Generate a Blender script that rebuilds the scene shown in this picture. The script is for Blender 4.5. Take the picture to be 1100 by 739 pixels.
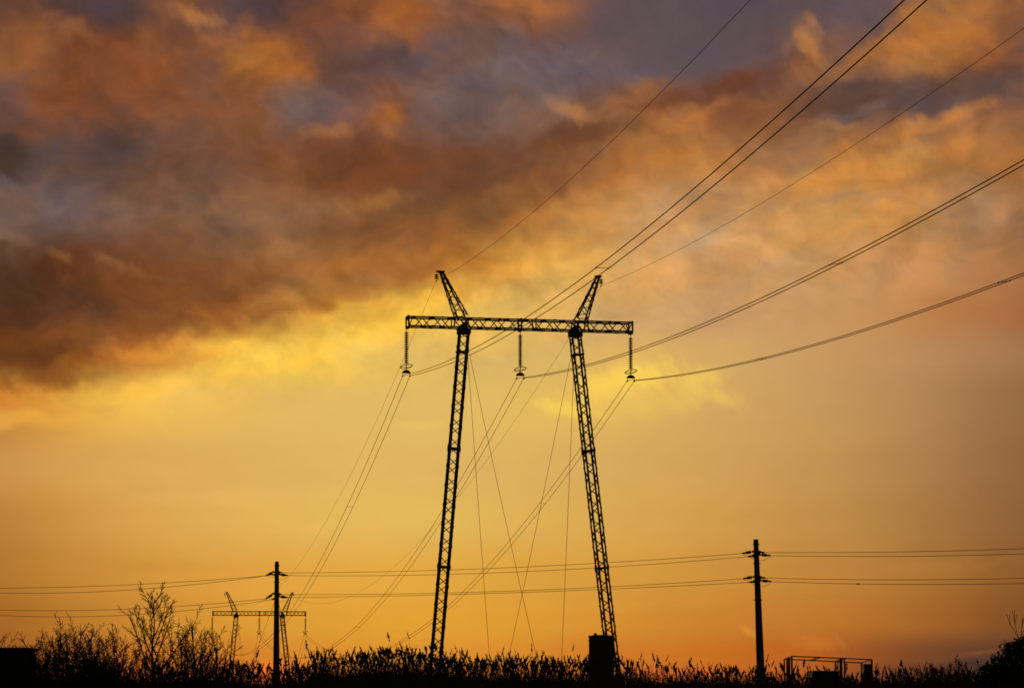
import bpy, bmesh, math, random
from math import radians, sin, cos, pi, sqrt
from mathutils import Vector, Matrix
import numpy as np

for o in list(bpy.data.objects):
    bpy.data.objects.remove(o)
scene = bpy.context.scene
COL = scene.collection

# ------------------------------------------------------------------ camera
F = 3044.6                     # focal length in pixels of a 1100 px wide frame
cam = bpy.data.cameras.new("camera")
cam.sensor_width = 36.0
cam.lens = 36.0 * F / 1100.0
cam.clip_start = 0.5
cam.clip_end = 20000
camo = bpy.data.objects.new("camera", cam)
COL.objects.link(camo)
camo.location = (0, 0, 1.7)
camo.rotation_mode = 'XYZ'
camo.rotation_euler = (radians(90 + 6.845), radians(0.07), 0)
scene.camera = camo

scene.view_settings.view_transform = 'Standard'
scene.view_settings.look = 'None'
scene.view_settings.exposure = 0
scene.view_settings.gamma = 1
scene.view_settings.use_curve_mapping = False
scene.render.film_transparent = False
scene.cycles.max_bounces = 5
scene.cycles.filter_width = 1.7

SUN_AZ, SUN_EL = radians(-4.6), radians(0.9)

# ------------------------------------------------------------------ world
def lin(c):
    r = []
    for v in c:
        v /= 255.0
        r.append(v / 12.92 if v <= 0.04045 else ((v + 0.055) / 1.055) ** 2.4)
    return r

world = bpy.data.worlds.new("World")
scene.world = world
world.use_nodes = True
NT = world.node_tree
NT.nodes.clear()

def N(kind, **kw):
    n = NT.nodes.new(kind)
    for k, v in kw.items():
        setattr(n, k, v)
    return n

def setin(node, idx, val):
    if val is None:
        return
    if isinstance(val, bpy.types.NodeSocket):
        NT.links.new(val, node.inputs[idx])
    else:
        node.inputs[idx].default_value = val

def M(op, a, b=None, c=None, clamp=False):
    n = N('ShaderNodeMath', operation=op)
    n.use_clamp = clamp
    setin(n, 0, a); setin(n, 1, b); setin(n, 2, c)
    return n.outputs[0]

def smooth(x, a, b, to0=0.0, to1=1.0):
    n = N('ShaderNodeMapRange', interpolation_type='SMOOTHSTEP')
    setin(n, 0, x); setin(n, 1, a); setin(n, 2, b); setin(n, 3, to0); setin(n, 4, to1)
    return n.outputs[0]

def vec(x, y, z=0.0):
    n = N('ShaderNodeCombineXYZ')
    setin(n, 0, x); setin(n, 1, y); setin(n, 2, z)
    return n.outputs[0]

def noise(v, scale, detail=4, rough=0.5, dist=0.0):
    n = N('ShaderNodeTexNoise')
    n.inputs['Scale'].default_value = scale
    n.inputs['Detail'].default_value = detail
    n.inputs['Roughness'].default_value = rough
    n.inputs['Distortion'].default_value = dist
    NT.links.new(v, n.inputs['Vector'])
    return n

def mixc(f, a, b, blend='MIX'):
    n = N('ShaderNodeMix', data_type='RGBA', blend_type=blend)
    n.clamp_factor = True
    ins = [s for s in n.inputs if s.enabled]
    for s, v in zip(ins, (f, a, b)):
        if isinstance(v, bpy.types.NodeSocket):
            NT.links.new(v, s)
        else:
            s.default_value = v
    return [s for s in n.outputs if s.enabled][0]

def rotstretch(v, ang, sx, sy):
    m = N('ShaderNodeMapping', vector_type='TEXTURE')        # turn first, then stretch along that direction
    m.inputs['Rotation'].default_value = (0, 0, ang)
    m.inputs['Scale'].default_value = (1 / sx, 1 / sy, 1)
    NT.links.new(v, m.inputs['Vector'])
    return m.outputs[0]

tc = N('ShaderNodeTexCoord')
sep = N('ShaderNodeSeparateXYZ')
NT.links.new(tc.outputs['Generated'], sep.inputs[0])
DX, DY, DZ = sep.outputs
AZ = M('ARCTAN2', DX, DY)                       # compass bearing from the sunset, radians
EL = M('ARCSINE', DZ)                           # height above the horizon, radians
# sky coordinates: 1 unit = 100 px of a long lens = 1.88 degrees.  U to the right, V downwards from 13.8 degrees up
U = M('MULTIPLY_ADD', AZ, F / 100, 5.50)
V = M('MULTIPLY_ADD', EL, -F / 100, 7.35)
P0 = vec(U, V)
cm = smooth(M('MULTIPLY_ADD', U, 0.14, V), 3.9, 5.0, 1.0, 0.0)       # where the cloud deck is
# wispy displacement
w1 = noise(rotstretch(P0, 0.25, 0.8, 1.15), 1.0, 3, 0.5)
w2 = noise(rotstretch(P0, -0.35, 0.9, 1.1), 2.8, 3, 0.5)
def centred(n):
    a = N('ShaderNodeVectorMath', operation='SUBTRACT')
    NT.links.new(n.outputs['Color'], a.inputs[0]); a.inputs[1].default_value = (.5, .5, .5)
    return a.outputs[0]
def vscale(v, s):
    a = N('ShaderNodeVectorMath', operation='SCALE')
    NT.links.new(v, a.inputs[0]); setin(a, 3, s)
    return a.outputs[0]
def vadd(a_, b_):
    a = N('ShaderNodeVectorMath', operation='ADD')
    NT.links.new(a_, a.inputs[0]); NT.links.new(b_, a.inputs[1])
    return a.outputs[0]
amp1 = M('MULTIPLY_ADD', cm, 0.25, 0.15)
amp2 = M('MULTIPLY_ADD', cm, 0.24, 0.04)
PW = vadd(P0, vadd(vscale(centred(w1), amp1), vscale(centred(w2), amp2)))
s2 = N('ShaderNodeSeparateXYZ'); NT.links.new(PW, s2.inputs[0])
UW, VW = s2.outputs[0], s2.outputs[1]

# the sunset's colours by height (V) and bearing (U)
ROWS = [
 (0.15, [(0,(112,72,55)),(.5,(88,62,54)),(1.1,(80,60,62)),(1.45,(110,74,54)),(2.0,(120,76,52)),(2.5,(80,62,64)),(3.0,(84,62,58)),(3.5,(105,64,46)),(4.3,(150,88,48)),(5.0,(122,86,70)),(5.4,(148,92,60)),(6.1,(142,90,62)),(6.5,(92,78,84)),(7.6,(91,77,84)),(8.5,(89,73,80)),(9.1,(96,78,80)),(9.8,(92,76,82)),(10.3,(176,114,58)),(10.9,(128,80,52))]),
 (0.70, [(0,(138,88,54)),(.3,(140,85,50)),(.65,(108,64,40)),(1.1,(118,66,42)),(1.7,(124,74,46)),(2.1,(112,74,60)),(2.5,(158,92,46)),(2.9,(178,104,44)),(3.3,(108,66,50)),(4.0,(96,70,62)),(4.8,(108,86,84)),(5.6,(108,90,92)),(6.6,(106,88,92)),(7.5,(94,80,86)),(8.3,(96,76,82)),(8.75,(150,100,66)),(9.2,(116,84,72)),(9.6,(164,106,58)),(10.0,(172,110,54)),(10.5,(150,90,52)),(11.0,(104,74,66))]),
 (1.20, [(0,(100,76,72)),(.4,(138,82,50)),(.8,(124,70,42)),(1.2,(116,72,50)),(1.7,(118,76,54)),(2.3,(126,80,56)),(2.8,(140,86,50)),(3.1,(118,92,82)),(3.6,(102,80,78)),(4.15,(142,84,52)),(4.7,(108,88,82)),(5.3,(108,84,76)),(6.1,(134,92,66)),(6.8,(136,88,60)),(7.2,(150,92,54)),(8.0,(118,72,50)),(8.5,(142,90,56)),(9.0,(98,72,62)),(9.6,(90,68,64)),(10.2,(94,76,76)),(11.0,(136,86,56))]),
 (1.75, [(0,(72,56,48)),(.5,(92,70,64)),(1.1,(92,70,62)),(1.6,(108,76,60)),(2.2,(118,80,62)),(2.8,(126,82,54)),(3.4,(116,68,42)),(4.0,(118,70,42)),(4.7,(112,72,50)),(5.5,(112,74,50)),(6.1,(122,76,48)),(6.6,(162,104,60)),(7.2,(180,120,62)),(8.0,(178,120,70)),(8.6,(160,112,74)),(9.1,(178,120,66)),(9.7,(168,112,64)),(10.4,(176,116,60)),(11.0,(170,110,60))]),
 (2.35, [(0,(112,90,84)),(.8,(116,90,78)),(1.5,(116,80,60)),(2.1,(126,88,62)),(2.8,(134,92,62)),(3.4,(128,82,50)),(4.0,(126,80,46)),(4.6,(130,84,48)),(5.3,(140,90,48)),(5.9,(176,114,56)),(6.5,(202,144,76)),(7.2,(196,144,94)),(8.0,(196,146,94)),(8.8,(208,148,78)),(9.4,(202,140,72)),(10.0,(184,132,80)),(10.5,(172,122,78)),(11.0,(136,98,68))]),
 (2.95, [(0,(86,58,42)),(.5,(96,58,38)),(1.0,(108,64,40)),(1.7,(126,76,44)),(2.4,(140,88,52)),(3.1,(150,98,54)),(3.8,(166,106,50)),(4.4,(168,104,46)),(4.9,(190,122,50)),(5.4,(222,156,66)),(6.0,(234,176,82)),(6.6,(216,162,90)),(7.2,(202,152,98)),(8.0,(198,148,96)),(8.6,(204,154,94)),(9.4,(196,142,92)),(10.2,(190,132,82)),(11.0,(166,112,68))]),
 (3.45, [(0,(88,52,30)),(.6,(104,60,32)),(1.2,(130,74,38)),(1.8,(152,90,42)),(2.4,(166,102,46)),(2.9,(182,118,50)),(3.3,(222,158,62)),(3.7,(246,188,70)),(4.4,(250,196,76)),(5.0,(240,188,84)),(5.7,(224,178,92)),(6.4,(212,168,102)),(7.2,(200,156,106)),(8.0,(200,152,102)),(9.0,(204,150,94)),(10.0,(188,132,80)),(10.5,(178,118,70)),(11.0,(156,100,62))]),
 (3.90, [(0,(112,62,28)),(.4,(128,70,30)),(.8,(132,76,34)),(1.2,(176,108,44)),(1.8,(214,140,56)),(2.4,(246,190,72)),(2.9,(252,204,78)),(3.4,(246,200,80)),(4.0,(234,190,94)),(5.0,(222,182,102)),(5.8,(220,180,100)),(6.3,(220,178,98)),(6.9,(222,176,96)),(7.4,(216,170,96)),(8.2,(206,162,100)),(9.0,(198,148,94)),(10.0,(184,136,88)),(11.0,(160,114,78))]),
 (4.30, [(0,(186,116,46)),(.6,(222,154,58)),(1.2,(242,186,76)),(2.0,(236,188,88)),(3.0,(226,182,96)),(4.2,(226,186,100)),(5.2,(226,186,98)),(5.8,(228,186,92)),(6.4,(226,182,92)),(7.0,(218,172,92)),(7.8,(210,164,96)),(8.8,(200,154,94)),(10.0,(178,132,84)),(11.0,(146,102,66))]),
 (5.00, [(0,(200,142,72)),(1.2,(220,168,88)),(2.5,(222,174,92)),(4.0,(226,182,96)),(5.2,(222,178,96)),(6.4,(218,172,94)),(7.6,(210,160,88)),(9.0,(194,144,84)),(10.2,(166,120,74)),(11.0,(142,98,62))]),
 (5.60, [(0,(180,122,54)),(1.2,(216,158,74)),(2.5,(226,176,88)),(4.0,(230,186,92)),(5.2,(226,180,88)),(6.4,(220,170,82)),(7.6,(208,156,76)),(9.0,(192,140,74)),(10.2,(158,110,62)),(11.0,(136,94,56))]),
 (6.20, [(0,(170,110,42)),(1.2,(206,142,58)),(2.5,(224,160,64)),(4.0,(228,168,66)),(5.2,(224,164,64)),(6.4,(216,156,62)),(7.6,(206,144,60)),(9.0,(190,130,58)),(10.2,(162,106,46)),(11.0,(136,88,44))]),
 (6.70, [(0,(160,96,36)),(1.2,(194,128,48)),(2.5,(220,152,52)),(4.0,(228,162,52)),(5.2,(226,158,50)),(6.4,(214,144,50)),(7.6,(204,128,46)),(9.0,(190,118,46)),(10.2,(150,90,38)),(11.0,(120,74,38))]),
 (7.05, [(0,(148,84,32)),(1.2,(188,110,40)),(2.5,(214,126,42)),(4.0,(222,146,48)),(5.2,(220,145,47)),(6.4,(208,122,38)),(7.6,(202,112,34)),(8.6,(190,100,34)),(9.4,(146,80,38)),(10.2,(106,66,42)),(11.0,(84,56,42))]),
 (7.30, [(0,(160,84,34)),(1.5,(190,96,40)),(2.6,(216,96,36)),(3.05,(226,112,40)),(3.6,(210,118,40)),(5.0,(208,116,40)),(6.2,(202,108,38)),(7.2,(206,104,42)),(8.6,(180,92,36)),(9.6,(96,58,40)),(11.0,(70,50,42))]),
]
FAC = M('MULTIPLY_ADD', UW, 1 / 14.0, 1.5 / 14.0)
prev = None; prevv = None
for v, stops in ROWS:
    r = N('ShaderNodeValToRGB')
    cr = r.color_ramp
    cr.interpolation = 'B_SPLINE'
    st = [((u + 1.5) / 14.0, c) for u, c in stops]
    cr.elements[0].position = st[0][0]; cr.elements[0].color = lin(st[0][1]) + [1]
    cr.elements[1].position = st[-1][0]; cr.elements[1].color = lin(st[-1][1]) + [1]
    for p, c in st[1:-1]:
        e = cr.elements.new(p); e.color = lin(c) + [1]
    NT.links.new(FAC, r.inputs[0])
    if prev is None:
        prev = r.outputs[0]
    else:
        prev = mixc(smooth(VW, prevv, v), prev, r.outputs[0])
    prevv = v
sky = prev

# texture of the deck: lumps, lit tufts and slate gaps
PS = vadd(P0, vadd(vscale(centred(w1), 1.1), vscale(centred(w2), 0.25)))
n1 = noise(rotstretch(PS, -0.30, 0.7, 1.3), 1.5, 5, 0.52).outputs['Fac']
n2 = noise(rotstretch(PS, 0.6, 0.85, 1.2), 2.9, 5, 0.52).outputs['Fac']
n3 = noise(rotstretch(P0, -0.06, 0.3, 1.6), 1.1, 4, 0.5).outputs['Fac']
# cloud masses: each a soft-edged, noise-eaten body at its own place in the sky
nA = noise(rotstretch(P0, 0.75, 0.7, 1.3), 2.5, 6, 0.56, 0.25).outputs['Fac']
nB = noise(rotstretch(P0, -0.35, 0.65, 1.3), 1.8, 6, 0.55, 0.25).outputs['Fac']
nC = noise(rotstretch(P0, 1.05, 0.55, 1.5), 5.0, 5, 0.58).outputs['Fac']
dA = M('MULTIPLY_ADD', nA, -2.0, 1.0); dB = M('MULTIPLY_ADD', nB, -2.0, 1.0); dC = M('ADD', M('MULTIPLY_ADD', nC, -1.3, 0.65), M('MULTIPLY', dA, 0.45))
dAB = M('MULTIPLY', M('ADD', dA, dB), 0.75)
def mass(sky, u, v, ru, rv, rot, col, k, d=None, soft=1.25):
    m = N('ShaderNodeMapping', vector_type='TEXTURE')
    m.inputs['Location'].default_value = (u, v, 0)
    m.inputs['Rotation'].default_value = (0, 0, rot)
    m.inputs['Scale'].default_value = (ru, rv, 1)
    q = N('ShaderNodeVectorMath', operation='MULTIPLY_ADD')      # evaluated in order: keeps the shader's working set small
    NT.links.new(sky, q.inputs[0]); q.inputs[1].default_value = (1e-7,) * 3; NT.links.new(PW, q.inputs[2])
    NT.links.new(q.outputs[0], m.inputs['Vector'])
    l = N('ShaderNodeVectorMath', operation='LENGTH'); NT.links.new(m.outputs[0], l.inputs[0])
    e = M('ADD', l.outputs['Value'], d if d is not None else dAB)
    return mixc(smooth(e, soft, soft - 1.15, 0.0, k), sky, lin(col) + [1])
for a in [
 # left half: slate gaps, brown decks, lit orange tufts
 (5.7, .80, 1.0, .50, .0, (110, 91, 90), .75), (1.15, .80, 1.0, .42, .35, (128, 74, 44), .7), (.25, .55, .40, .45, .3, (146, 90, 52), .6),
 (1.2, .15, .55, .20, .1, (80, 62, 62), .7), (2.65, .08, .5, .12, .0, (80, 64, 68), .7), (3.3, .30, .55, .35, .3, (104, 64, 48), .7),
 (3.65, .85, .55, .42, .3, (94, 68, 62), .7), (5.0, .55, .40, .35, .6, (94, 68, 62), .6), (4.75, 1.05, .35, .2, .1, (124, 102, 98), .6),
 (2.75, .66, .62, .34, .5, (180, 106, 46), .7, 'B'), (2.6, .70, .35, .2, .2, (190, 118, 50), .5, 'C'), (1.7, .62, .5, .25, .5, (134, 82, 52), .5, 'A'), (2.10, .22, .24, .14, .2, (176, 112, 60), .8, 'C'), (4.25, .28, .55, .30, .25, (166, 96, 48), .7, 'A'),
 (5.6, .04, .65, .12, .0, (172, 106, 58), .8, 'A'), (.75, .45, .30, .16, .5, (156, 96, 54), .5, 'C'), (1.35, 1.10, .6, .16, .5, (142, 84, 50), .55, 'A'),
 (3.1, 1.15, .5, .25, .1, (120, 96, 86), .55), (1.15, 1.60, .50, .30, .1, (78, 60, 54), .75), (.1, 1.85, .42, .30, .0, (68, 54, 46), .75), (.2, 1.55, .3, .12, .2, (128, 76, 48), .5, 'A'),
 (2.0, 1.85, .9, .18, .0, (106, 72, 54), .5), (.75, 2.35, .95, .32, .05, (118, 92, 80), .7), (2.8, 2.35, 1.2, .25, -.1, (142, 102, 72), .55),
 (4.2, 1.78, 1.5, .34, .05, (114, 67, 42), .75), (5.3, 1.80, .7, .30, .2, (108, 70, 48), .6), (4.2, 1.36, .26, .20, .5, (164, 98, 48), .85, 'C'), (3.55, 1.46, .42, .08, -.08, (158, 104, 62), .5, 'C'),
 (4.1, 2.12, .35, .12, -.05, (154, 104, 54), .6, 'A'), (3.1, 2.66, .4, .12, -.1, (166, 120, 76), .5, 'A'), (3.9, 2.55, .9, .22, -.2, (138, 86, 48), .55), (4.8, 2.45, .8, .25, -.3, (136, 84, 46), .55),
 (.5, 3.25, 1.5, .48, .08, (82, 50, 31), .9), (2.0, 3.10, 1.2, .36, .0, (118, 70, 38), .7), (.1, 3.88, 1.0, .36, .0, (104, 60, 30), .9), (2.9, 3.38, .8, .17, -.2, (156, 94, 44), .65), (3.6, 3.08, .9, .17, -.3, (158, 100, 48), .6), (4.7, 2.85, .6, .15, -.4, (160, 98, 46), .6), (1.5, 3.58, .9, .26, -.12, (130, 76, 38), .75), (.5, 4.12, .9, .14, -.05, (140, 82, 36), .7),
 (.66, 2.86, .26, .05, .45, (160, 110, 64), .35, 'C'), (1.4, 2.95, .5, .07, .15, (146, 100, 60), .4, 'C'), (.05, 2.66, .3, .08, .2, (136, 100, 74), .4, 'A'),
 # the burning rim under the deck
 (3.95, 3.62, .95, .17, -.28, (255, 205, 76), .8), (2.5, 4.00, 1.0, .14, -.20, (252, 200, 76), .75), (1.5, 4.25, .8, .09, -.14, (246, 188, 72), .6), (.3, 4.55, .9, .10, -.03, (238, 176, 70), .5), (5.0, 3.35, .6, .14, -.3, (248, 194, 86), .5, 'A'),
 # right half
 (7.5, .35, 1.5, .45, .0, (93, 79, 80), .8), (7.95, .97, .95, .20, -.30, (102, 61, 43), .95), (7.3, 1.12, .5, .13, -.2, (112, 68, 46), .7), (7.1, 1.28, .45, .10, -.3, (150, 94, 50), .6, 'A'), (6.3, 1.48, .75, .17, -.05, (104, 64, 45), .85), (5.9, 1.95, .6, .2, -.3, (124, 76, 46), .6), (6.75, 1.12, .3, .10, -.3, (164, 106, 60), .5, 'A'),
 (6.15, 1.20, .38, .14, .35, (170, 114, 66), .6, 'C'), (6.95, .93, .34, .16, -.1, (156, 102, 58), .6, 'C'), (9.25, .74, .5, .16, -.35, (176, 112, 58), .6, 'A'), (9.9, .22, .35, .2, -.3, (196, 126, 60), .5, 'C'), (7.35, 1.35, .8, .16, -.35, (180, 112, 56), .65, 'A'),
 (9.55, 1.02, 1.0, .24, -.08, (90, 67, 58), .95), (10.75, 1.08, .6, .24, .0, (88, 70, 66), .8), (10.15, .42, .75, .32, -.12, (186, 116, 54), .85, 'A'), (9.45, .55, .35, .14, -.5, (178, 112, 56), .7, 'C'), (10.9, .30, .35, .3, .0, (128, 80, 54), .6, 'A'),
 (8.78, .52, .15, .30, -.45, (184, 122, 66), .8, 'C'), (8.7, .85, .3, .12, .2, (160, 104, 62), .6, 'C'), (9.15, 1.26, .42, .07, -.15, (116, 92, 86), .75), (9.0, 1.38, .34, .07, -.1, (178, 126, 76), .45, 'C'),
 (10.0, 1.42, .9, .13, -.25, (198, 128, 62), .7, 'A'), (9.2, 1.88, 1.4, .20, -.15, (208, 142, 68), .65, 'A'), (10.6, 1.75, .7, .14, .0, (176, 112, 56), .5, 'A'), (9.5, 2.48, 1.0, .11, -.08, (214, 150, 74), .6, 'A'),
 (9.2, 2.18, .7, .09, -.1, (172, 128, 90), .6), (7.7, 2.1, .6, .12, -.25, (186, 136, 90), .4), (10.55, 2.3, .5, .14, .0, (160, 116, 80), .5), (8.4, 2.85, 1.0, .14, -.1, (190, 144, 102), .4), (10.4, 3.4, .8, .3, -.2, (182, 116, 68), .4, 'A'),
 # thin veils near the tower and low over the fields
 (6.75, 4.15, .75, .20, -.28, (248, 202, 84), .65), (6.7, 4.1, .7, .2, -.2, (254, 214, 90), .6, 'C'), (6.9, 4.35, 1.0, .20, -.1, (240, 196, 90), .45, 'A'), (7.5, 4.2, .5, .16, .3, (250, 210, 92), .5, 'C'), (6.05, 4.40, .42, .09, .22, (250, 210, 88), .7, 'C'), (7.55, 4.10, .32, .15, -.2, (248, 206, 88), .55, 'A'),
 (4.45, 4.58, .5, .06, .0, (236, 198, 100), .35, 'C'), (2.6, 5.35, 1.2, .10, -.05, (232, 186, 98), .3), (9.6, 6.1, 1.6, .12, -.05, (186, 128, 66), .35), (6.0, 6.5, 1.6, .10, .0, (226, 160, 60), .3), (1.2, 6.1, 1.2, .1, .0, (200, 134, 58), .3),
 (8.75, 6.93, .36, .10, .1, (206, 122, 44), .6, 'C'), (8.0, 6.80, .18, .05, .5, (224, 142, 50), .6, 'C'), (7.25, 7.22, .6, .06, .0, (216, 100, 50), .6, 'A'),
 (10.45, 7.03, .28, .03, -.15, (146, 82, 50), .5, 'C'), (10.6, 7.12, .8, .09, -.10, (60, 46, 42), .85, 'A'), (3.0, 7.20, .42, .10, .0, (250, 118, 44), .9, 'C'),
]:
    dd = {'A': dA, 'B': dB, 'C': dC}.get(a[7]) if len(a) > 7 else None
    sky = mass(sky, *a[:7], d=dd)

# the deck goes on overhead and to the sides
deck = mixc(smooth(nB, 0.40, 0.60), lin((90, 76, 80)) + [1], lin((126, 82, 54)) + [1])
deck = mixc(M('MULTIPLY', smooth(nA, 0.48, 0.66), 0.6), deck, lin((176, 108, 54)) + [1])
beyond = M('MAXIMUM', smooth(V, -0.15, -1.6), M('MULTIPLY', cm, M('MAXIMUM', smooth(U, -0.5, -3.0), smooth(U, 11.4, 14.0))))
sky = mixc(beyond, sky, deck)

# body texture
cmA = M('MULTIPLY_ADD', cm, 0.93, 0.07)
calm = smooth(M('ADD', M('ABSOLUTE', M('SUBTRACT', U, 7.4)), M('MULTIPLY', V, 1.6)), 1.3, 2.4, 0.35, 1.0)   # the clear slate patch is smooth
gain = M('MULTIPLY_ADD', M('SUBTRACT', n1, 0.5), M('MULTIPLY', M('MULTIPLY', cmA, calm), 0.85), 1.0)
gain2 = M('MULTIPLY_ADD', M('SUBTRACT', n2, 0.5), M('MULTIPLY', M('MULTIPLY', cmA, calm), 0.70), 1.0)
gain3 = M('MULTIPLY_ADD', M('SUBTRACT', n3, 0.5), 0.14, 1.0)
g = N('ShaderNodeVectorMath', operation='SCALE')
NT.links.new(sky, g.inputs[0]); setin(g, 3, M('MULTIPLY', M('MULTIPLY', gain, gain2), gain3))
sky = g.outputs[0]
tint = M('MULTIPLY', M('SUBTRACT', nB, 0.5), M('MULTIPLY', cmA, calm))
tv = vec(M('MULTIPLY_ADD', tint, 0.9, 1.0), M('MULTIPLY_ADD', tint, 0.35, 1.0), M('MULTIPLY_ADD', tint, -0.75, 1.0))
tm = N('ShaderNodeVectorMath', operation='MULTIPLY'); NT.links.new(sky, tm.inputs[0]); NT.links.new(tv, tm.inputs[1])
sky = tm.outputs[0]

bgA = N('ShaderNodeBackground'); NT.links.new(sky, bgA.inputs[0]); bgA.inputs[1].default_value = 1.0
nish = N('ShaderNodeTexSky', sky_type='NISHITA')
nish.sun_disc = False
nish.sun_elevation = SUN_EL
nish.sun_rotation = SUN_AZ
nish.air_density = 1.0; nish.dust_density = 2.0
bgB = N('ShaderNodeBackground'); NT.links.new(nish.outputs[0], bgB.inputs[0]); bgB.inputs[1].default_value = 0.05
inside = M('MULTIPLY', M('MULTIPLY', smooth(U, -4.0, -14.0, 1, 0), smooth(U, 15.0, 26.0, 1, 0)), smooth(V, -2.0, -12.0, 1, 0))
ms = N('ShaderNodeMixShader')
NT.links.new(inside, ms.inputs[0]); NT.links.new(bgB.outputs[0], ms.inputs[1]); NT.links.new(bgA.outputs[0], ms.inputs[2])
wo = N('ShaderNodeOutputWorld'); NT.links.new(ms.outputs[0], wo.inputs[0])

# ------------------------------------------------------------------ sun
sl = bpy.data.lights.new("sun", 'SUN')
sl.energy = 0.6
sl.angle = radians(0.53)
sl.color = (1.0, 0.48, 0.20)
so = bpy.data.objects.new("sun", sl)
COL.objects.link(so)
sd = Vector((sin(SUN_AZ) * cos(SUN_EL), cos(SUN_AZ) * cos(SUN_EL), sin(SUN_EL)))
so.rotation_euler = sd.to_track_quat('Z', 'Y').to_euler()
so.location = (0, 0, 60)

# ------------------------------------------------------------------ materials
def mat(name, c1, c2, scale=4.0, rough=0.85, metal=0.0, bump=0.0, stretch=(1, 1, 1), detail=5):
    m = bpy.data.materials.new(name)
    m.use_nodes = True
    nt = m.node_tree
    b = nt.nodes['Principled BSDF']
    b.inputs['Roughness'].default_value = rough
    b.inputs['Metallic'].default_value = metal
    b.inputs['Specular IOR Level'].default_value = 0.25
    t = nt.nodes.new('ShaderNodeTexCoord')
    mp = nt.nodes.new('ShaderNodeMapping'); mp.inputs['Scale'].default_value = stretch
    nt.links.new(t.outputs['Object'], mp.inputs['Vector'])
    n = nt.nodes.new('ShaderNodeTexNoise'); n.inputs['Scale'].default_value = scale; n.inputs['Detail'].default_value = detail
    nt.links.new(mp.outputs[0], n.inputs['Vector'])
    r = nt.nodes.new('ShaderNodeValToRGB')
    r.color_ramp.elements[0].position = 0.35; r.color_ramp.elements[0].color = (*c1, 1)
    r.color_ramp.elements[1].position = 0.65; r.color_ramp.elements[1].color = (*c2, 1)
    nt.links.new(n.outputs['Fac'], r.inputs[0]); nt.links.new(r.outputs[0], b.inputs['Base Color'])
    if bump:
        bp = nt.nodes.new('ShaderNodeBump'); bp.inputs['Strength'].default_value = bump; bp.inputs['Distance'].default_value = 0.02
        nt.links.new(n.outputs['Fac'], bp.inputs['Height']); nt.links.new(bp.outputs[0], b.inputs['Normal'])
    return m
MT = dict(
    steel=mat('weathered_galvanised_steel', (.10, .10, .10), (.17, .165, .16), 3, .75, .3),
    wire=mat('aluminium_strand', (.10, .10, .10), (.14, .14, .14), 1, .7, .3),
    glass=mat('dark_insulator_glaze', (.05, .035, .03), (.07, .05, .04), 6, .45),
    concrete=mat('pole_concrete', (.11, .10, .095), (.17, .16, .145), 5, .9, bump=.3),
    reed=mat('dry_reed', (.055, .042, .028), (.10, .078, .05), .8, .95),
    bark=mat('dark_bark', (.045, .036, .028), (.075, .06, .048), 6, .95),
    leaf=mat('dull_evergreen_leaf', (.03, .036, .018), (.055, .06, .03), 2, .9),
    soil=mat('field_soil_and_dead_grass', (.05, .042, .028), (.10, .085, .05), .15, .97, bump=.3),
    rust=mat('rusty_painted_steel', (.06, .045, .035), (.13, .08, .05), 3, .85, .2, bump=.2),
    tarp=mat('dark_tarpaulin', (.03, .03, .032), (.05, .05, .05), 2, .8),
    roof=mat('tarred_felt', (.03, .03, .03), (.05, .048, .045), 4, .9),
    plaster=mat('grimy_render', (.16, .14, .12), (.24, .21, .18), 2, .9, bump=.2),
    tarred=mat('tarred_boards', (.02, .018, .016), (.04, .035, .03), 3, .9, stretch=(6, 1, .2)),
    wood=mat('old_timber', (.07, .05, .035), (.12, .085, .055), 3, .9, stretch=(1, 1, .15)),
)

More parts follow.
